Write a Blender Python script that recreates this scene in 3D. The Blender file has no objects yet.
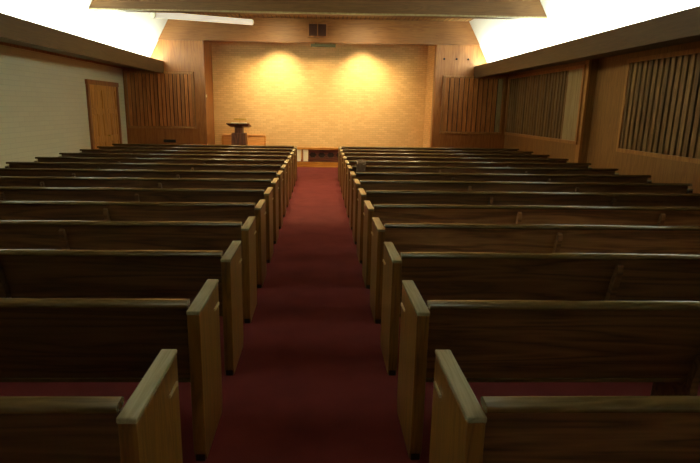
import bpy, bmesh, math, random
from mathutils import Vector, Matrix
random.seed(7)
scene = bpy.context.scene
C = scene.collection

# ------------------------------------------------------------------ camera
CAM_H, CAM_F, PITCH, YAW, ROLL = 1.8523, 534.0, 0.2267, 0.0284, 0.0143
cd = bpy.data.cameras.new('camera')
cam = bpy.data.objects.new('camera', cd)
C.objects.link(cam)
cd.sensor_width = 36.0
cd.lens = CAM_F / 700 * 36.0
cd.shift_x = 0.0234
cd.clip_end = 60
Fv = Vector((math.sin(YAW) * math.cos(PITCH), math.cos(YAW) * math.cos(PITCH), -math.sin(PITCH)))
Rv = Vector((math.cos(YAW), -math.sin(YAW), 0))
Uv = Rv.cross(Fv)
R2 = Rv * math.cos(ROLL) + Uv * math.sin(ROLL)
U2 = -Rv * math.sin(ROLL) + Uv * math.cos(ROLL)
cam.matrix_world = Matrix(((R2.x, U2.x, -Fv.x, 0), (R2.y, U2.y, -Fv.y, 0), (R2.z, U2.z, -Fv.z, CAM_H), (0, 0, 0, 1)))
scene.camera = cam

# ------------------------------------------------------------------ world and exposure
w = bpy.data.worlds.new('dim_world')
scene.world = w
w.use_nodes = True
w.node_tree.nodes['Background'].inputs[0].default_value = (0.5, 0.45, 0.35, 1)
w.node_tree.nodes['Background'].inputs[1].default_value = 0.02
scene.view_settings.view_transform = 'Standard'
scene.view_settings.look = 'None'
scene.view_settings.gamma = 1
scene.view_settings.use_curve_mapping = False
scene.view_settings.exposure = 0.0

# ------------------------------------------------------------------ lights
def area(name, loc, direction, sx, sy, power, color):
    l = bpy.data.lights.new(name, 'AREA')
    l.shape = 'RECTANGLE'; l.size = sx; l.size_y = sy; l.energy = power; l.color = color
    o = bpy.data.objects.new(name, l); C.objects.link(o)
    o.location = loc
    z = -Vector(direction).normalized()            # long side of the lamp runs along the hall
    y = Vector((0, 1, 0)); x = y.cross(z)
    o.rotation_euler = Matrix(((x.x, y.x, z.x), (x.y, y.y, z.y), (x.z, y.z, z.z))).to_euler()
    return o

def spot(name, loc, target, power, angle, blend, color, size=0.05):
    l = bpy.data.lights.new(name, 'SPOT')
    l.energy = power; l.color = color; l.spot_size = math.radians(angle); l.spot_blend = blend; l.shadow_soft_size = size
    o = bpy.data.objects.new(name, l); C.objects.link(o)
    o.location = loc
    o.rotation_euler = (Vector(target) - Vector(loc)).to_track_quat('-Z', 'Y').to_euler()
    return o

COVE = (0.88, 1.0, 0.82)
WARM = (1.0, 0.78, 0.37)
COVE_POWER = 640
# fluorescent runs inside the two wall coves, shining up on to the white slopes
for sx in (-1, 1):
    o = area('cove_light', (sx * 4.90, 8.9, 3.03), (sx * 0.6, 0, 1), 0.12, 15.9, COVE_POWER, COVE)
# two hooded spots behind the header washing the brick, and the softer general wash
for x in (-1.30, 1.37):
    spot('wall_spot', (x, 17.36, 3.92), (x + (.03 if x > 0 else -.02), 18.4, 2.5), 285, 88, 1.0, (1.0, 0.83, 0.48), 0.05)
    spot('wall_wash', (x, 14.3, 4.36), (x, 18.4, 1.4), 330, 85, 1.0, WARM, 0.04)
# unseen down light added over the aisle to brighten far pew caps and carpet
spot('aisle_fill', (0, 9.6, 4.38), (0, 9.8, 0), 230, 95, 1.0, WARM)
# platform down lights behind the header
for x in (-2.2, 0.0, 2.2):
    spot('platform_spot', (x, 17.38, 3.92), (x * 0.9, 18.1, 0), 130, 112, 0.9, WARM)
# down lights over the front of the nave
for x, y, t in ((-0.9, 12.9, 12.0), (0.9, 12.9, 12.0)):
    spot('nave_spot', (x, y, 4.38), (x, t, 0), 480, 130, 1.0, WARM)

# ------------------------------------------------------------------ materials
def srgb(r, g, b):
    f = lambda c: (c / 255) / 12.92 if c / 255 <= 0.04045 else ((c / 255 + 0.055) / 1.055) ** 2.4
    return (f(r), f(g), f(b), 1)

def new_mat(name):
    m = bpy.data.materials.new(name); m.use_nodes = True
    nt = m.node_tree; b = nt.nodes['Principled BSDF']
    return m, nt, b

def coords(nt, scale, kind='Object', rnd=True):
    tc = nt.nodes.new('ShaderNodeTexCoord')
    mp = nt.nodes.new('ShaderNodeMapping')
    mp.inputs['Scale'].default_value = scale
    if rnd:
        oi = nt.nodes.new('ShaderNodeObjectInfo')
        mu = nt.nodes.new('ShaderNodeVectorMath'); mu.operation = 'MULTIPLY'
        mu.inputs[1].default_value = (17.3, 9.1, 31.7)
        nt.links.new(oi.outputs['Random'], mu.inputs[0])
        ad = nt.nodes.new('ShaderNodeVectorMath'); ad.operation = 'ADD'
        nt.links.new(tc.outputs[kind], ad.inputs[0]); nt.links.new(mu.outputs[0], ad.inputs[1])
        nt.links.new(ad.outputs[0], mp.inputs['Vector'])
    else:
        nt.links.new(tc.outputs[kind], mp.inputs['Vector'])
    return mp

def ramp(nt, fac, stops):
    r = nt.nodes.new('ShaderNodeValToRGB')
    e = r.color_ramp.elements
    while len(e) < len(stops): e.new(0.5)
    for k, (p, c) in enumerate(stops):
        e[k].position = p; e[k].color = c
    nt.links.new(fac, r.inputs['Fac'])
    return r

def wood(name, dark, mid, light, axis='X', rough=0.4, scale=1.0, rnd=True, spec=0.5, bump=0.15):
    """oak-like wood: stretched noise plus warped rings, the grain along the given axis"""
    m, nt, b = new_mat(name)
    st = {'X': (0.5, 7, 7), 'Y': (7, 0.5, 7), 'Z': (7, 7, 0.5)}[axis]
    mp = coords(nt, tuple(s * scale for s in st), rnd=rnd)
    n = nt.nodes.new('ShaderNodeTexNoise')
    n.inputs['Scale'].default_value = 1.0; n.inputs['Detail'].default_value = 2; n.inputs['Distortion'].default_value = 0.6
    nt.links.new(mp.outputs[0], n.inputs['Vector'])
    mul = nt.nodes.new('ShaderNodeMath'); mul.operation = 'MULTIPLY'; mul.inputs[1].default_value = 11
    nt.links.new(n.outputs['Fac'], mul.inputs[0])
    fr = nt.nodes.new('ShaderNodeMath'); fr.operation = 'PINGPONG'; fr.inputs[1].default_value = 1.0
    nt.links.new(mul.outputs[0], fr.inputs[0])
    n2 = nt.nodes.new('ShaderNodeTexNoise')
    mp2 = coords(nt, tuple(s * scale * 9 for s in st), rnd=rnd)
    n2.inputs['Scale'].default_value = 1.0; n2.inputs['Detail'].default_value = 4
    nt.links.new(mp2.outputs[0], n2.inputs['Vector'])
    mx = nt.nodes.new('ShaderNodeMix'); mx.inputs['Factor'].default_value = 0.5
    nt.links.new(fr.outputs[0], mx.inputs['A']); nt.links.new(n2.outputs['Fac'], mx.inputs['B'])
    r = ramp(nt, mx.outputs['Result'], [(0.12, dark), (0.42, mid), (0.8, light)])
    nt.links.new(r.outputs['Color'], b.inputs['Base Color'])
    b.inputs['Roughness'].default_value = rough
    b.inputs['Specular IOR Level'].default_value = spec
    bp = nt.nodes.new('ShaderNodeBump'); bp.inputs['Strength'].default_value = bump; bp.inputs['Distance'].default_value = 0.002
    nt.links.new(mx.outputs['Result'], bp.inputs['Height'])
    nt.links.new(bp.outputs[0], b.inputs['Normal'])
    return m

def vary(m, lo, hi):
    nt = m.node_tree; b = nt.nodes['Principled BSDF']
    oi = nt.nodes.new('ShaderNodeObjectInfo')
    mr = nt.nodes.new('ShaderNodeMapRange'); mr.inputs['To Min'].default_value = lo; mr.inputs['To Max'].default_value = hi
    nt.links.new(oi.outputs['Random'], mr.inputs['Value'])
    hs = nt.nodes.new('ShaderNodeHueSaturation')
    nt.links.new(b.inputs['Base Color'].links[0].from_socket, hs.inputs['Color'])
    nt.links.new(mr.outputs[0], hs.inputs['Value']); nt.links.new(hs.outputs[0], b.inputs['Base Color'])
    return m

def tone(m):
    """wood tone per pew with uneven light painted in, kept as object colour"""
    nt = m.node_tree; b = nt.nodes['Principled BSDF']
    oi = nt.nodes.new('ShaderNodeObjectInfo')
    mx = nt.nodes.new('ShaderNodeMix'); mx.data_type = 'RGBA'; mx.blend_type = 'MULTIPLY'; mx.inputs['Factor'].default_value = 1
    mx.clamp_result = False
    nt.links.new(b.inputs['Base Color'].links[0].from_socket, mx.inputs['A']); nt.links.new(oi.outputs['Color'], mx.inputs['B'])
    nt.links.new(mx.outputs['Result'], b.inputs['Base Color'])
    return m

def boards(m, axis, width, depth=0.8, gap=0.03):
    """thin dark joints every `width` along an axis, world aligned"""
    nt = m.node_tree; b = nt.nodes['Principled BSDF']
    tc = nt.nodes.new('ShaderNodeTexCoord')
    sp = nt.nodes.new('ShaderNodeSeparateXYZ'); nt.links.new(tc.outputs['Object'], sp.inputs[0])
    d = nt.nodes.new('ShaderNodeMath'); d.operation = 'DIVIDE'; d.inputs[1].default_value = width
    nt.links.new(sp.outputs[axis], d.inputs[0])
    f = nt.nodes.new('ShaderNodeMath'); f.operation = 'FRACT'; nt.links.new(d.outputs[0], f.inputs[0])
    l = nt.nodes.new('ShaderNodeMath'); l.operation = 'LESS_THAN'; l.inputs[1].default_value = gap
    nt.links.new(f.outputs[0], l.inputs[0])
    mu = nt.nodes.new('ShaderNodeMath'); mu.operation = 'MULTIPLY'; mu.inputs[1].default_value = depth
    nt.links.new(l.outputs[0], mu.inputs[0])
    old = b.inputs['Base Color'].links[0].from_socket
    mx = nt.nodes.new('ShaderNodeMix'); mx.data_type = 'RGBA'
    nt.links.new(mu.outputs[0], mx.inputs['Factor']); nt.links.new(old, mx.inputs['A'])
    mx.inputs['B'].default_value = (0.01, 0.006, 0.003, 1)
    nt.links.new(mx.outputs['Result'], b.inputs['Base Color'])
    return m

def plain(name, col, rough=0.6, metal=0.0, var=0.12, scale=30):
    m, nt, b = new_mat(name)
    mp = coords(nt, (scale,) * 3)
    n = nt.nodes.new('ShaderNodeTexNoise'); n.inputs['Scale'].default_value = 1.0; n.inputs['Detail'].default_value = 3
    nt.links.new(mp.outputs[0], n.inputs['Vector'])
    c2 = tuple(c * (1 - var) for c in col[:3]) + (1,); c3 = tuple(min(1, c * (1 + var)) for c in col[:3]) + (1,)
    r = ramp(nt, n.outputs['Fac'], [(0.3, c2), (0.7, c3)])
    nt.links.new(r.outputs['Color'], b.inputs['Base Color'])
    b.inputs['Roughness'].default_value = rough; b.inputs['Metallic'].default_value = metal
    return m

def brick(name, c1, c2, mortar, plane='XZ', bw=0.2, bh=0.067, rough=0.8, bump=0.5):
    m, nt, b = new_mat(name)
    tc = nt.nodes.new('ShaderNodeTexCoord')
    sp = nt.nodes.new('ShaderNodeSeparateXYZ'); nt.links.new(tc.outputs['Object'], sp.inputs[0])
    cb = nt.nodes.new('ShaderNodeCombineXYZ')
    nt.links.new(sp.outputs[plane[0]], cb.inputs['X']); nt.links.new(sp.outputs[plane[1]], cb.inputs['Y'])
    t = nt.nodes.new('ShaderNodeTexBrick')
    t.inputs['Scale'].default_value = 1.0
    t.inputs['Brick Width'].default_value = bw; t.inputs['Row Height'].default_value = bh
    t.inputs['Mortar Size'].default_value = 0.006; t.inputs['Mortar Smooth'].default_value = 0.4
    t.inputs['Color1'].default_value = c1; t.inputs['Color2'].default_value = c2; t.inputs['Mortar'].default_value = mortar
    nt.links.new(cb.outputs[0], t.inputs['Vector'])
    nt.links.new(t.outputs['Color'], b.inputs['Base Color'])
    b.inputs['Roughness'].default_value = rough
    bp = nt.nodes.new('ShaderNodeBump'); bp.inputs['Strength'].default_value = bump; bp.inputs['Distance'].default_value = 0.006
    bp.invert = True
    nt.links.new(t.outputs['Fac'], bp.inputs['Height']); nt.links.new(bp.outputs[0], b.inputs['Normal'])
    return m

M = {}
OAK = (srgb(62, 40, 25), srgb(108, 76, 46), srgb(136, 100, 62))
M['oak'] = wood('dark_oak', *OAK, axis='X', rough=0.42)
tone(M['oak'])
M['oak_rail'] = wood('oak_rail', srgb(74, 58, 30), srgb(90, 72, 40), srgb(104, 84, 50), axis='X', rough=0.24, scale=2, bump=0.03)
M['oak_end'] = wood('oak_end', srgb(76, 46, 12), srgb(108, 72, 24), srgb(126, 88, 34), axis='Z', rough=0.36, scale=1.6)
M['oak_cap'] = wood('oak_cap', srgb(136, 128, 100), srgb(148, 140, 112), srgb(158, 150, 122), axis='Y', rough=0.24, scale=2, bump=0.03)
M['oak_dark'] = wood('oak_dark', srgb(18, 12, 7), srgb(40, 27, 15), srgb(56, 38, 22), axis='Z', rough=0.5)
M['panel'] = boards(wood('wall_veneer', srgb(140, 80, 32), srgb(160, 98, 42), srgb(174, 112, 52), axis='Z', rough=0.4, scale=1.5, rnd=False), 'X', 0.6, 0.4, 0.012)
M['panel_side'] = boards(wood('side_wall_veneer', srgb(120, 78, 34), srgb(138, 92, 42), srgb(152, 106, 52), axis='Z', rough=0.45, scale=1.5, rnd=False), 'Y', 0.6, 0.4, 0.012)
M['frame'] = wood('panel_frame', srgb(144, 92, 42), srgb(166, 110, 54), srgb(180, 126, 66), axis='Z', rough=0.4, scale=0.7)
M['slat'] = vary(wood('panel_slat', srgb(150, 88, 40), srgb(178, 110, 52), srgb(198, 130, 68), axis='Z', rough=0.5, scale=1.2), 0.75, 1.25)
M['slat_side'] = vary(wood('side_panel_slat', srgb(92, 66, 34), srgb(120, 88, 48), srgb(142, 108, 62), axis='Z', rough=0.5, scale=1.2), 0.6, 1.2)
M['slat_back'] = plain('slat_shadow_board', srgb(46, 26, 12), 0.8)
M['pale_board'] = wood('pale_board', srgb(140, 118, 80), srgb(158, 138, 98), srgb(172, 154, 112), axis='Z', rough=0.35)
M['header'] = wood('header_wood', srgb(122, 72, 28), srgb(138, 86, 36), srgb(150, 98, 44), axis='X', rough=0.45, scale=1.6, rnd=False)
M['beam'] = wood('beam_wood', srgb(98, 62, 26), srgb(108, 72, 32), srgb(118, 80, 38), axis='X', rough=0.5, scale=1.6, rnd=False)
M['fascia'] = wood('cove_wood', srgb(62, 46, 24), srgb(70, 52, 28), srgb(78, 58, 32), axis='Y', rough=0.5, scale=1.6, rnd=False)
M['ceil_wood'] = boards(wood('ceiling_board', srgb(110, 76, 36), srgb(150, 106, 54), srgb(176, 130, 72), axis='Y', rough=0.5, scale=0.6, rnd=False), 'X', 0.13, 0.8, 0.16)
M['white'] = plain('white_plaster', srgb(238, 238, 230), 0.85, var=0.02)
M['wall_white'] = brick('painted_block', srgb(224, 220, 190), srgb(220, 216, 186), srgb(210, 206, 178), 'YZ', 0.4, 0.1, 0.7, 0.3)
M['brick'] = brick('buff_brick', srgb(232, 188, 128), srgb(218, 172, 112), srgb(204, 160, 104), 'XZ')
M['brick_side'] = brick('buff_brick_return', srgb(232, 188, 128), srgb(218, 172, 112), srgb(204, 160, 104), 'YZ')
M['door'] = wood('door_wood', srgb(150, 94, 36), srgb(200, 138, 62), srgb(222, 164, 86), axis='Z', rough=0.4)
M['door_trim'] = wood('door_trim', srgb(110, 62, 28), srgb(150, 92, 44), srgb(170, 110, 58), axis='Z', rough=0.4)
M['brass'] = plain('brass', srgb(200, 160, 80), 0.3, 1.0)
M['plate'] = plain('number_plate_metal', srgb(210, 200, 170), 0.35, 0.6)
M['grille'] = plain('speaker_cloth', srgb(88, 56, 46), 0.9)
M['grey'] = plain('grey_metal', srgb(78, 74, 42), 0.7, 0.0)
M['tube'] = plain('screen_case', srgb(232, 228, 205), 0.35, var=0.02)
M['black'] = plain('black_plastic', srgb(20, 18, 16), 0.4)
M['cream'] = plain('cream_board', srgb(252, 240, 210), 0.7, var=0.03)
M['cloth'] = plain('grey_cloth', srgb(122, 96, 76), 0.95)
M['paper'] = plain('book_paper', srgb(236, 222, 190), 0.8)
M['tan'] = wood('tan_oak', srgb(204, 142, 78), srgb(220, 158, 90), srgb(230, 170, 102), axis='X', rough=0.45)
M['walnut'] = wood('walnut', srgb(50, 28, 16), srgb(90, 54, 34), srgb(120, 76, 50), axis='Z', rough=0.4)
M['honey'] = wood('honey_oak', srgb(150, 88, 26), srgb(196, 126, 46), srgb(220, 152, 66), axis='X', rough=0.35)
M['altar_dark'] = wood('altar_dark', srgb(50, 22, 14), srgb(92, 46, 30), srgb(120, 66, 44), axis='X', rough=0.45)

def carpet():
    m, nt, b = new_mat('red_carpet')
    mp = coords(nt, (1, 1, 1), rnd=False)
    n = nt.nodes.new('ShaderNodeTexNoise'); n.inputs['Scale'].default_value = 260; n.inputs['Detail'].default_value = 2
    nt.links.new(mp.outputs[0], n.inputs['Vector'])
    n2 = nt.nodes.new('ShaderNodeTexNoise'); n2.inputs['Scale'].default_value = 3; n2.inputs['Detail'].default_value = 4
    nt.links.new(mp.outputs[0], n2.inputs['Vector'])
    ad = nt.nodes.new('ShaderNodeMix'); ad.inputs['Factor'].default_value = 0.35
    nt.links.new(n.outputs['Fac'], ad.inputs['A']); nt.links.new(n2.outputs['Fac'], ad.inputs['B'])
    r = ramp(nt, ad.outputs['Result'], [(0.3, srgb(90, 36, 38)), (0.7, srgb(134, 60, 60))])
    nt.links.new(r.outputs['Color'], b.inputs['Base Color'])
    b.inputs['Roughness'].default_value = 0.95
    b.inputs['Specular IOR Level'].default_value = 0.15
    bp = nt.nodes.new('ShaderNodeBump'); bp.inputs['Strength'].default_value = 0.5; bp.inputs['Distance'].default_value = 0.004
    nt.links.new(n.outputs['Fac'], bp.inputs['Height']); nt.links.new(bp.outputs[0], b.inputs['Normal'])
    return m
M['carpet'] = carpet()

# ------------------------------------------------------------------ mesh helpers
def box(bm, x0, x1, y0, y1, z0, z1, bev=0.0):
    vs = [bm.verts.new(p) for p in ((x0, y0, z0), (x1, y0, z0), (x1, y1, z0), (x0, y1, z0), (x0, y0, z1), (x1, y0, z1), (x1, y1, z1), (x0, y1, z1))]
    fs = [bm.faces.new([vs[i] for i in q]) for q in ((3, 2, 1, 0), (4, 5, 6, 7), (0, 1, 5, 4), (1, 2, 6, 5), (2, 3, 7, 6), (3, 0, 4, 7))]
    if bev > 0:
        es = list({e for f in fs for e in f.edges})
        bmesh.ops.bevel(bm, geom=es, offset=bev, segments=2, affect='EDGES', profile=0.5)

def prism(bm, pts, axis, a0, a1, bev=0.0):
    """extrude a polygon; axis X: pts are (y,z); axis Y: pts are (x,z); axis Z: pts are (x,y)"""
    def P(p, a):
        return {'X': (a, p[0], p[1]), 'Y': (p[0], a, p[1]), 'Z': (p[0], p[1], a)}[axis]
    A = [bm.verts.new(P(p, a0)) for p in pts]; B = [bm.verts.new(P(p, a1)) for p in pts]
    n = len(pts)
    fs = [bm.faces.new(A), bm.faces.new(B[::-1])]
    for i in range(n):
        fs.append(bm.faces.new((A[i], B[i], B[(i + 1) % n], A[(i + 1) % n])))
    if bev > 0:
        es = list({e for f in fs for e in f.edges})
        bmesh.ops.bevel(bm, geom=es, offset=bev, segments=2, affect='EDGES', profile=0.5)

def lathe(bm, prof, seg=24, cx=0, cy=0):
    rings = []
    for r, z in prof:
        rings.append([bm.verts.new((cx + r * math.cos(2 * math.pi * k / seg), cy + r * math.sin(2 * math.pi * k / seg), z)) for k in range(seg)])
    for a, b in zip(rings, rings[1:]):
        for k in range(seg):
            bm.faces.new((a[k], a[(k + 1) % seg], b[(k + 1) % seg], b[k]))
    bm.faces.new(rings[0][::-1]); bm.faces.new(rings[-1])

def obj(name, bm, mat, parent=None, smooth=False, loc=None):
    bmesh.ops.recalc_face_normals(bm, faces=bm.faces)
    me = bpy.data.meshes.new(name); bm.to_mesh(me); bm.free()
    me.materials.append(mat)
    if smooth:
        for p in me.polygons: p.use_smooth = True
    o = bpy.data.objects.new(name, me); C.objects.link(o)
    if parent: o.parent = parent
    if loc: o.location = loc
    return o

def boxobj(name, dims, mat, parent=None, bev=0.0):
    bm = bmesh.new(); box(bm, *dims, bev); return obj(name, bm, mat, parent)

def struct(name, dims_or_bm, mat, parent=None):
    bm = dims_or_bm
    if isinstance(bm, tuple):
        bm = bmesh.new(); box(bm, *dims_or_bm)
    o = obj(name, bm, mat, parent)
    if not parent: o['kind'] = 'structure'
    return o

def thing(name, loc, label, cat, group=None, rot=0):
    o = bpy.data.objects.new(name, None); C.objects.link(o)
    o.empty_display_size = 0.1
    o.location = loc; o.rotation_euler = (0, 0, rot)
    o['label'] = label; o['category'] = cat
    if group: o['group'] = group
    return o

def copy_tree(o, parent=None):
    c = o.copy(); C.objects.link(c); c.parent = parent
    for ch in list(o.children): copy_tree(ch, c)
    return c

# ------------------------------------------------------------------ room shell
XL, XR, XN = -5.98, 5.85, 6.03      # left wall, right wall (far part), right wall (near part)
YB, YF, YR = -2.2, 17.0, 18.4       # rear wall, panelled front wall, brick recess wall
RL, RR = -3.54, 3.54                # recess sides
ZH, ZC = 3.78, 4.45                 # header underside, timber ceiling
YS = 11.95                          # step in the right wall
struct('floor', (XL - 0.2, XN + 0.2, YB - 0.2, YR + 0.2, -0.2, 0.0), M['carpet'])
struct('wall_left', (XL - 0.2, XL, YB - 0.2, YF, 0, 5.2), M['wall_white'])
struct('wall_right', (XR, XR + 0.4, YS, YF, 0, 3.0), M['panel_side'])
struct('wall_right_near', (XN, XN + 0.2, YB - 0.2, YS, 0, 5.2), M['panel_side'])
struct('wall_rear', (XL, XN, YB - 0.2, YB, 0, 5.2), M['white'])
struct('wall_front_left', (XL - 0.2, RL, YF, YF + 0.25, 0, ZH + 0.03), M['panel'])
struct('wall_front_right', (RR, XN + 0.2, YF, YF + 0.25, 0, ZH + 0.03), M['panel'])
struct('wall_brick', (RL - 0.3, RR + 0.3, YR, YR + 0.2, 0, 4.6), M['brick'])
struct('wall_recess_left', (RL - 0.2, RL, YF + 0.25, YR, 0, 4.6), M['door_trim'])
struct('wall_recess_right', (RR, RR + 0.2, YF + 0.25, YR, 0, 4.6), M['brick_side'])
# timber header over the recess
struct('trim_header', (-5.2, 5.2, YF - 0.05, YF + 0.25, ZH, ZC + 0.15), M['header'])
# timber ceiling with the deep cross beam
struct('ceiling', (-4.5, 4.5, YB, YR + 0.2, ZC, ZC + 0.1), M['ceil_wood'])
bm = bmesh.new(); box(bm, -4.9, 4.9, 12.0, 12.32, 3.80, ZC + 0.05, 0.006)
beam = struct('trim_cross_beam', bm, M['beam'])
struct('trim_beam_lip', (-4.82, 4.82, 11.975, 12.02, 3.785, 3.815), M['pale_board'])
# white slopes of the coves and the cove shelves
for s, side, xw in ((-1, 'left', XL), (1, 'right', XN)):
    bm = bmesh.new()
    prism(bm, [(s * 5.31, 2.95), (s * 4.41, 4.55), (s * 4.48, 4.58), (s * 5.40, 2.95)], 'Y', YB, YF - 0.001)
    struct('ceiling_slope_' + side, bm, M['white'])
    xin = xw if s < 0 else xw
    # shelf: fascia, underside, trough floor
    bm = bmesh.new()
    prism(bm, [(s * 4.73, 2.815), (s * 4.73, 3.165), (s * 4.77, 3.165), (s * 4.77, 2.88), (xin, 3.02), (xin, 2.98)], 'Y', YB, YF - 0.001)
    struct('trim_cove_' + side, bm, M['fascia'])
# thin dark moulding under the soffits
struct('trim_soffit_left', (XL, XL + 0.03, YB, YF, 2.925, 2.985), M['door_trim'])
# post closing the far part of the right wall
struct('trim_corner_post', (XR - 0.03, XR + 0.02, YS - 0.02, YS + 0.16, 0, 2.97), M['frame'])
# trim on the recess edge
struct('trim_recess_left', (RL - 0.005, RL + 0.03, YF - 0.02, YF + 0.25, 0, ZH), M['door_trim'])

# platform
struct('floor_platform', (RL, RR, 17.24, YR, 0, 0.15), M['carpet'])
struct('trim_platform_riser', (RL, RR, 17.20, 17.24, 0, 0.165), M['honey'])

# ------------------------------------------------------------------ slatted acoustic panels
def slat_panel_x(x0, x1, z0, z1, y, n, label, pale=None):
    """panel on the front wall, facing the camera"""
    t = thing('slatted_wall_panel', (x0, y, z0), label, 'wall panel', None)
    W, H = x1 - x0, z1 - z0
    bm = bmesh.new()
    f = 0.07
    box(bm, 0, W, -0.075, 0, 0, f, .01); box(bm, 0, W, -0.075, 0, H - f, H, .01)
    box(bm, 0, f, -0.075, 0, f, H - f, .01); box(bm, W - f, W, -0.075, 0, f, H - f, .01)
    obj('frame', bm, M['frame'], t)
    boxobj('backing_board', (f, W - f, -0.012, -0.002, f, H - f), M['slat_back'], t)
    step = (W - 2 * f) / n
    for k in range(n):
        a = f + step * k + step * 0.08
        d = -0.055 if k % 2 else -0.04
        o = boxobj('slat', (a, a + step * 0.80, d, -0.012, f, H - f), M['pale_board'] if pale is not None and k in pale else M['slat'], t, .003)
    return t

def slat_panel_y(y0, y1, z0, z1, x, widths, label, s=-1, pale_len=0.0, pale_n=0):
    """panel on the right wall, facing the room (towards -x); y0 is the near end"""
    t = thing('slatted_wall_panel', (x, y0, z0), label, 'wall panel', None)
    L, H = y1 - y0, z1 - z0
    f = 0.075
    bm = bmesh.new()
    box(bm, -0.065, 0, 0, L, 0, f, .004); box(bm, -0.065, 0, 0, L, H - f, H, .004)
    box(bm, -0.065, 0, 0, f, f, H - f, .004); box(bm, -0.065, 0, L - f, L, f, H - f, .004)
    obj('frame', bm, M['frame'], t)
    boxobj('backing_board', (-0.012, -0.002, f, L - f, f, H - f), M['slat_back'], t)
    a = f
    if pale_len:
        for k in range(pale_n):
            b = a + pale_len / pale_n
            o = boxobj('pale_board', (-0.03, -0.012, a + .004, b - .004, f, H - f), M['pale_board'], t, .003)
            o['label'] = 'pale smooth board at the end of the panel'
            a = b
    k = 0
    while a < L - f - 0.08:
        wd = widths[k % len(widths)]
        b = min(a + wd, L - f)
        d = -0.048 if k % 2 else -0.03
        boxobj('slat', (d, -0.012, a + wd * .14, b - wd * .12, f, H - f), M['slat_side'], t, .003)
        a = b; k += 1
    return t

slat_panel_x(-5.93, -3.83, 1.17, 2.87, YF, 17, 'vertical slat wood panel on the front wall left of the brick, beside the door')
slat_panel_x(3.78, 5.72, 1.12, 2.88, YF, 12, 'vertical slat wood panel on the front wall right of the brick', pale=(11,))
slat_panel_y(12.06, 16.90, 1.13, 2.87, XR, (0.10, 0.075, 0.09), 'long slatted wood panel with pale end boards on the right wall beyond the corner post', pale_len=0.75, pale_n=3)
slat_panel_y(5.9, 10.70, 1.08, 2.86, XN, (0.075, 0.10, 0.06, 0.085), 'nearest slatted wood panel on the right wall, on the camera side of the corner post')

# ------------------------------------------------------------------ double door in the left wall
d = thing('door_1', (XL, 14.26, 0), 'x', 'x'); del d['label']; del d['category']; d['kind'] = 'structure'
DW, DH = 2.12, 2.49
bm = bmesh.new()
box(bm, 0, .06, 0, .12, 0, DH, .004); box(bm, 0, .06, DW - .12, DW, 0, DH, .004); box(bm, 0, .07, -.02, DW + .02, DH - .12, DH, .004)
obj('door_frame', bm, M['door_trim'], d)
def leaf(y0, y1, knob):
    bm = bmesh.new(); H = DH - .12
    box(bm, 0, .012, y0, y1, 0, H)
    st = .11
    box(bm, .012, .035, y0, y0 + st, 0, H, .004); box(bm, .012, .035, y1 - st, y1, 0, H, .004)
    for z0, z1 in ((0, .22), (.86, 1.02), (1.62, 1.74), (H - .13, H)):
        box(bm, .012, .035, y0 + st, y1 - st, z0, z1, .004)
    ym = (y0 + y1) / 2
    box(bm, .012, .033, ym - .04, ym + .04, .22, .86, .004); box(bm, .012, .033, ym - .04, ym + .04, 1.02, 1.62, .004)
    for z0, z1 in ((.22, .86), (1.02, 1.62), (1.74, H - .13)):
        for a, b in ((y0 + st, ym - .04), (ym + .04, y1 - st)) if z1 < 1.7 else ((y0 + st, y1 - st),):
            box(bm, .010, .026, a + .03, b - .03, z0 + .03, z1 - .03, .008)
    o = obj('door_leaf', bm, M['door'], d)
    if knob:
        k = bmesh.new(); lathe(k, [(.0305, 0), (.0305, .006), (.012, .01), (.012, .04), (.028, .05), (.032, .065), (.022, .082), (.004, .086)], 20)
        kk = obj('door_knob', k, M['brass'], o, True, (.035, y0 + .07, 1.02)); kk.rotation_euler = (0, math.pi / 2, 0)
leaf(.12, DW / 2 - .002, False)
leaf(DW / 2 + .002, DW - .12, True)

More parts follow.
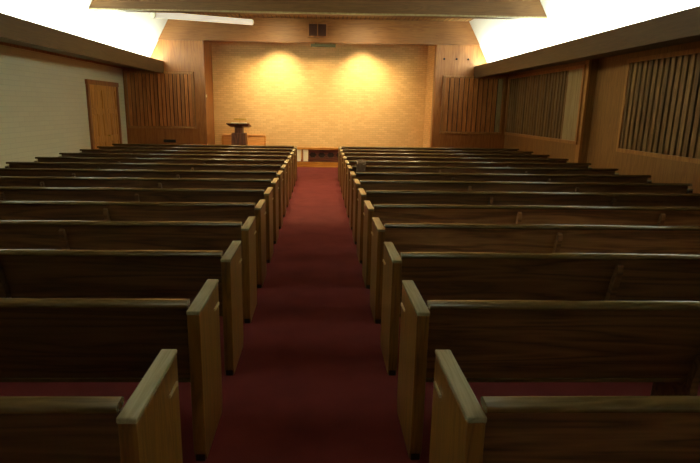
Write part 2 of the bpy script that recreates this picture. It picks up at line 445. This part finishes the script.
# ------------------------------------------------------------------ pews
D = 0.511           # depth of an end panel
HT = 0.86
def make_pew(side, x_aisle, x_wall, sup):
    """origin at the aisle end, rear edge, on the floor; the pew faces +y"""
    t = thing('pew', (x_aisle, 0, 0), '-', 'pew')
    s = -1 if side == 'left' else 1
    L = abs(x_wall - x_aisle)
    th = 0.062
    def X(a, b): return (s * a, s * b) if s > 0 else (s * b, s * a)
    def end_panel(a, b, h, name, mat):
        bm = bmesh.new()
        x0, x1 = X(a, b)
        prism(bm, [(0.0, 0.07), (0.0, h - .022), (D, h - .022), (D, 0.07), (D - .03, 0.0), (0.03, 0.0)], 'X', x0, x1, .004)
        e = obj(name, bm, mat, t)
        bm = bmesh.new(); box(bm, x0 - .003, x1 + .003, -.004, D + .004, h - .022, h, .006)
        c = obj('end_cap', bm, M['oak_cap'], e)  # paler wood than the end panel below
        c['label'] = 'pale top edge of the pew end'
        return e
    e = end_panel(0, th, HT, 'aisle_end_panel', M['oak_end'])
    x0, x1 = X(.006, th - .006)
    bm = bmesh.new(); box(bm, x0, x1, .012, D - .012, 0, .06, .003)
    obj('plinth', bm, M['black'], e)['label'] = 'dark kick block under the pew end'
    # small metal holder near the front top of the aisle face
    x0, x1 = X(-0.009, 0.0)
    bm = bmesh.new(); box(bm, x0, x1, D - .150, D - .035, HT - .142, HT - .128, .002)
    box(bm, x0, x1, D - .045, D - .037, HT - .150, HT - .128, .001)
    p = obj('number_plate_holder', bm, M['plate'], e); p['label'] = 'small pale metal holder'
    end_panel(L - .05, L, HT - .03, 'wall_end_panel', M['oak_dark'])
    # back: leaning board, from the rail down to the seat
    tb = 0.024; y_t, y_b, z_t, z_b = 0.032, 0.146, HT + .009, 0.41
    x0, x1 = X(th, L - .05)
    bm = bmesh.new(); prism(bm, [(y_b, z_b), (y_t, z_t), (y_t + tb, z_t + .002), (y_b + tb, z_b + .004)], 'X', x0, x1, .002)
    b = obj('back_panel', bm, M['oak'], t)
    bm = bmesh.new(); prism(bm, [(y_b - .012, z_b - .014), (y_b - .012, z_b + .008), (y_b + .04, z_b + .008), (y_b + .04, z_b - .014)], 'X', x0, x1, .004)
    obj('bottom_rail', bm, M['oak_rail'], t)
    # cap rail with rounded nose
    pts = [(.014, HT + .008), (.006, HT + .011), (.002, HT + .019), (.003, HT + .029), (.010, HT + .038), (.022, HT + .042), (.060, HT + .042), (.070, HT + .037), (.075, HT + .026), (.073, HT + .014), (.066, HT + .008)]
    x0, x1 = X(th, L - .02)
    bm = bmesh.new(); prism(bm, pts, 'X', x0, x1)
    r = obj('top_rail', bm, M['oak_rail'], t, False)
    for f in r.data.polygons: f.use_smooth = len(f.vertices) == 4
    # seat board with rounded front
    bm = bmesh.new()
    x0, x1 = X(th, L - .05)
    prism(bm, [(.15, .400), (.15, .428), (.44, .452), (.485, .446), (.498, .430), (.490, .412), (.44, .408)], 'X', x0, x1)
    obj('seat', bm, M['oak'], t)
    # intermediate supports
    for a in sup:
        x0, x1 = X(a - .02, a + .02)
        bm = bmesh.new()
        prism(bm, [(.030, HT - .022), (.004, HT - .035), (.0, HT - .09), (.100, .42), (.10, .38), (.07, .05), (.05, 0), (.44, 0), (.42, .05), (.40, .32), (.45, .395), (.150, .395), (.150, .41), (.045, HT - .06)], 'X', x0, x1, .0015)
        obj('support', bm, M['oak'], t)
    return t

ROWS = 14
PITCH_Y, Y0 = 0.9397, 1.576
LIT_TONES = {'left': [.60, .55, .60, .95, .95, .8, .9, .7, .85, .8, .75, .8, .8, .8],  # row brightness: light falling on each pew, painted into its wood tone
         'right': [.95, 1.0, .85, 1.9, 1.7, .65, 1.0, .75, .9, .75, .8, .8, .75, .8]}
words = ['nearest', 'second', 'third', 'fourth', 'fifth', 'sixth', 'seventh', 'eighth', 'ninth', 'tenth', 'eleventh', 'twelfth', 'thirteenth', 'fourteenth']
for side, xa, xw, sup in (('left', -0.592, -5.265, (1.56, 3.13)), ('right', 0.500, 5.18, (1.57, 3.07))):
    proto = make_pew(side, xa, xw, sup)
    for i in range(ROWS):
        o = proto if i == 0 else copy_tree(proto)
        o.location = (xa, Y0 + PITCH_Y * i, 0)
        if i == 0: tail = 'nearest the camera'
        elif i == ROWS - 1: tail = 'front row facing the platform'
        else: tail = '%s row counted from the camera' % words[i]
        o['label'] = 'dark oak pew on the %s of the red aisle, %s' % (side, tail)
        o['group'] = 'pews %s of the aisle' % side
        v = LIT_TONES[side][i]
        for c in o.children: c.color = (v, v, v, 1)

# grey cloth folded over a rail on the right
bm = bmesh.new()
R_i = 8
N, K = 12, 9
g = []
prof = [(-.045, -.16), (-.05, -.10), (-.045, -.03), (-.03, .035), (.0, .075), (.035, .08), (.065, .05), (.078, -.02), (.08, -.08)]
for a in range(N + 1):
    u = a / N; row = []
    for (py, pz) in prof:
        wob = .008 * math.sin(u * 17 + pz * 30)
        sag = 1 - .25 * (2 * u - 1) ** 2
        row.append(bm.verts.new(((u - .5) * .16, py + wob, pz * sag)))
    g.append(row)
for a in range(N):
    for b in range(len(prof) - 1):
        bm.faces.new((g[a][b], g[a + 1][b], g[a + 1][b + 1], g[a][b + 1]))
cl = obj('folded_cloth', bm, M['cloth'], None, True, (0.71, Y0 + PITCH_Y * R_i + .02, HT + .055))
so = cl.modifiers.new('thick', 'SOLIDIFY'); so.thickness = .012; so.offset = 1
cl['label'] = 'grey brown cloth folded over a pew rail just right of the aisle'; cl['category'] = 'cloth'

# ------------------------------------------------------------------ platform furniture
# lectern
t = thing('lectern', (-2.61, 17.70, .15), 'dark wooden lectern with a slanted top and stepped pedestal in front of the brick wall', 'lectern')
bm = bmesh.new(); box(bm, -.29, .29, -.26, .26, 0, .06, .01); obj('base', bm, M['walnut'], t)
bm = bmesh.new()
def frustum(bm, w0, d0, z0, w1, d1, z1):
    A = [bm.verts.new(p) for p in ((-w0, -d0, z0), (w0, -d0, z0), (w0, d0, z0), (-w0, d0, z0))]
    B = [bm.verts.new(p) for p in ((-w1, -d1, z1), (w1, -d1, z1), (w1, d1, z1), (-w1, d1, z1))]
    bm.faces.new(A[::-1]); bm.faces.new(B)
    for k in range(4): bm.faces.new((A[k], A[(k + 1) % 4], B[(k + 1) % 4], B[k]))
frustum(bm, .25, .22, .06, .22, .19, .88); obj('pedestal', bm, M['walnut'], t)
bm = bmesh.new(); frustum(bm, .13, .12, .88, .13, .12, 1.05); frustum(bm, .13, .12, 1.05, .15, .14, 1.09); obj('neck', bm, M['walnut'], t)
bm = bmesh.new()
frustum(bm, .30, .20, -.03, .37, .27, .02)
box(bm, -.37, .37, -.27, -.24, .02, .045, .004)
dk = obj('desk_top', bm, M['walnut'], t); dk.location = (0, 0, 1.11); dk.rotation_euler = (math.radians(-9), 0, 0)
bm = bmesh.new()
prism(bm, [(-.24, 1.095), (.24, 1.095), (.24, 1.12), (.0, 1.105), (-.24, 1.12)], 'Y', -.14, .16)
bk = obj('open_book', bm, M['paper'], None, loc=(-2.61, 17.70, .245)); bk['label'] = 'open book lying on the lectern top under the brass lamp'; bk['category'] = 'book'
lp = thing('reading_lamp', (-2.61, 17.92, 1.26), 'small brass reading lamp standing on the lectern', 'lamp')
bm = bmesh.new(); lathe(bm, [(.05, 0), (.05, .012), (.012, .02), (.008, .05), (.008, .20), (.004, .204)], 16); obj('stand', bm, M['brass'], lp, True)
bm = bmesh.new()
prism(bm, [(-.05, .17), (-.045, .20), (-.02, .225), (.02, .225), (.045, .20), (.05, .17)], 'X', -.20, .22, .002)
obj('lamp_shade', bm, M['brass'], lp)

# bench behind the lectern
t = thing('platform_bench', (-2.56, 18.18, .15), 'light honey coloured wooden bench behind the lectern', 'bench')
bm = bmesh.new(); box(bm, -.68, .70, .16, .20, .06, .76, .004); obj('backrest', bm, M['tan'], t)
bm = bmesh.new(); box(bm, -.70, .72, .14, .22, .76, .805, .006); obj('top_rail', bm, M['tan'], t)
bm = bmesh.new(); box(bm, -.68, .70, -.16, .20, .38, .42, .006); obj('seat', bm, M['honey'], t)
for x in (-.73, .69):
    for y in (-.16, .16):
        bm = bmesh.new(); box(bm, x, x + .05, y, y + .05, 0, .44 if y < 0 else .76, .004); obj('leg', bm, M['honey'], t)

# low altar rail with carved dark front, seen at the end of the aisle
t = thing('altar_rail', (0, 17.40, .15), 'low altar rail with honey wood top and dark carved front, beyond the aisle', 'altar rail')
bm = bmesh.new(); box(bm, -.86, .86, -.10, .10, .40, .465, .008); obj('top_board', bm, M['honey'], t)
for x in (-.84, -.575, .80):
    bm = bmesh.new(); box(bm, x, x + .045, -.03, .03, 0, .40, .004); obj('post', bm, M['door_trim'], t)
for a, b in ((-.795, -.60), (-.52, -.37)):
    o = boxobj('cream_panel', (a, b, -.05, -.03, .02, .39), M['cream'], t, .003); o['label'] = 'pale cream panel between the posts'
# carved board with scalloped openings
bm = bmesh.new()
box(bm, -.36, .80, .0, .03, .0, .14, .003); box(bm, -.36, .80, .0, .03, .30, .40, .003)
n = 4; wd = 1.16 / n
for k in range(n + 1):
    xc = -.36 + wd * k
    pts = []
    for q in range(9):
        a = math.pi * q / 8
        pts.append((.03 + .05 * abs(math.cos(a)) ** 2, .14 + .16 * q / 8))
    poly = [(max(-.36, xc - p), z) for p, z in pts] + [(min(.80, xc + p), z) for p, z in pts[::-1]]
    prism(bm, poly, 'Y', 0, .03)
obj('carved_front', bm, M['altar_dark'], t)
boxobj('back_board', (-.36, .80, .06, .08, 0, .40), M['oak_dark'], t)

# ------------------------------------------------------------------ things on the header and front wall
t = thing('wall_speaker', (-.095, YF - .05, 3.915), 'wooden framed loudspeaker with two dark grilles on the header above the brick', 'speaker')
bm = bmesh.new()
box(bm, -.28, .30, -.10, 0, 0, .035, .004); box(bm, -.28, .30, -.10, 0, .375, .41, .004)
for x in (-.28, -.005, .27): box(bm, x, x + .03, -.10, 0, .035, .375, .004)
obj('frame', bm, M['door_trim'], t)
for a, b in ((-.25, -.005), (.025, .27)):
    bm = bmesh.new(); box(bm, a, b, -.06, -.01, .035, .375)
    for k in range(7):
        xx = a + .02 + (b - a - .04) * k / 6; box(bm, xx - .005, xx + .005, -.075, -.06, .035, .375)
    obj('grille', bm, M['grille'], t)
t = thing('light_bar', (.09, YF + .14, ZH), 'olive grey bar fixed under the header, right below the loudspeaker', 'fixture')
bm = bmesh.new(); box(bm, -.38, .38, -.05, .05, -.11, -.02, .008); obj('housing', bm, M['grey'], t)
bm = bmesh.new(); box(bm, -.25, -.21, -.02, .02, -.02, 0); box(bm, .21, .25, -.02, .02, -.02, 0); obj('bracket', bm, M['grey'], t)

# switch plates on the recess return
t = thing('light_switch', (RL + .03, YF + .10, 2.17), 'white light switch on the wooden edge left of the brick wall', 'light switch')
bm = bmesh.new(); box(bm, 0, .012, -.06, .06, -.04, .04, .002); obj('plate', bm, M['tube'], t)
bm = bmesh.new(); box(bm, .012, .024, -.01, .01, -.012, .012, .001); obj('toggle', bm, M['tube'], t)
# dark register low on the left front wall
t = thing('wall_vent', (-4.67, YF, .785), 'small dark vent slot low on the front wall beneath the left slatted panel', 'vent')
bm = bmesh.new(); box(bm, -.19, .19, -.02, 0, -.04, .05, .004); obj('vent_cover', bm, M['black'], t)

# lit fluorescent fitting hung at an angle behind the cross beam
def lamp_mat():
    m, nt, b = new_mat('lit_diffuser')
    b.inputs['Base Color'].default_value = srgb(236, 232, 214)
    b.inputs['Roughness'].default_value = 0.4
    b.inputs['Emission Color'].default_value = (1.0, 0.93, 0.72, 1)
    b.inputs['Emission Strength'].default_value = 0.55
    return m
M['diffuser'] = lamp_mat()
p0, p1 = Vector((-3.94, 13.5, 3.95)), Vector((-1.98, 16.4, 4.235))
ax = (p1 - p0)
t = thing('fluorescent_light', p0, 'long white tubular light fitting hanging diagonally under the ceiling, behind the cross beam', 'light')
bm = bmesh.new(); lathe(bm, [(.06, .02), (.078, .03), (.078, ax.length - .03), (.06, ax.length - .02)], 24)
rq = ax.to_track_quat('Z', 'Y').to_euler()
cs = obj('diffuser', bm, M['diffuser'], t, True); cs.rotation_euler = rq
for z in (-.01, ax.length - .03):
    bm = bmesh.new(); lathe(bm, [(.07, z), (.084, z + .008), (.084, z + .032), (.07, z + .04)], 24)
    e = obj('end_cap', bm, M['tube'], t, True); e.rotation_euler = rq
for f in (.01, .85):
    q = ax * f
    bm = bmesh.new(); box(bm, q.x - .008, q.x + .008, q.y - .008, q.y + .008, q.z + .06, ZC - p0.z, 0); obj('hanger', bm, M['black'], t)

# three small dark hooks high on the right front wall
for k, x in enumerate((3.79, 4.17, 4.53)):
    t = thing('wall_hook', (x, YF, 3.37), ('small dark hook high on the front wall, %s of the three beside the brick' % ('leftmost', 'middle', 'rightmost')[k]), 'hook', 'hooks above the right slatted panel')
    bm = bmesh.new(); lathe(bm, [(.03, 0), (.03, .008), (.012, .012), (.012, .05), (.02, .055), (.02, .065)], 14)
    h = obj('peg', bm, M['black'], t, True); h.rotation_euler = (math.pi / 2, 0, 0)
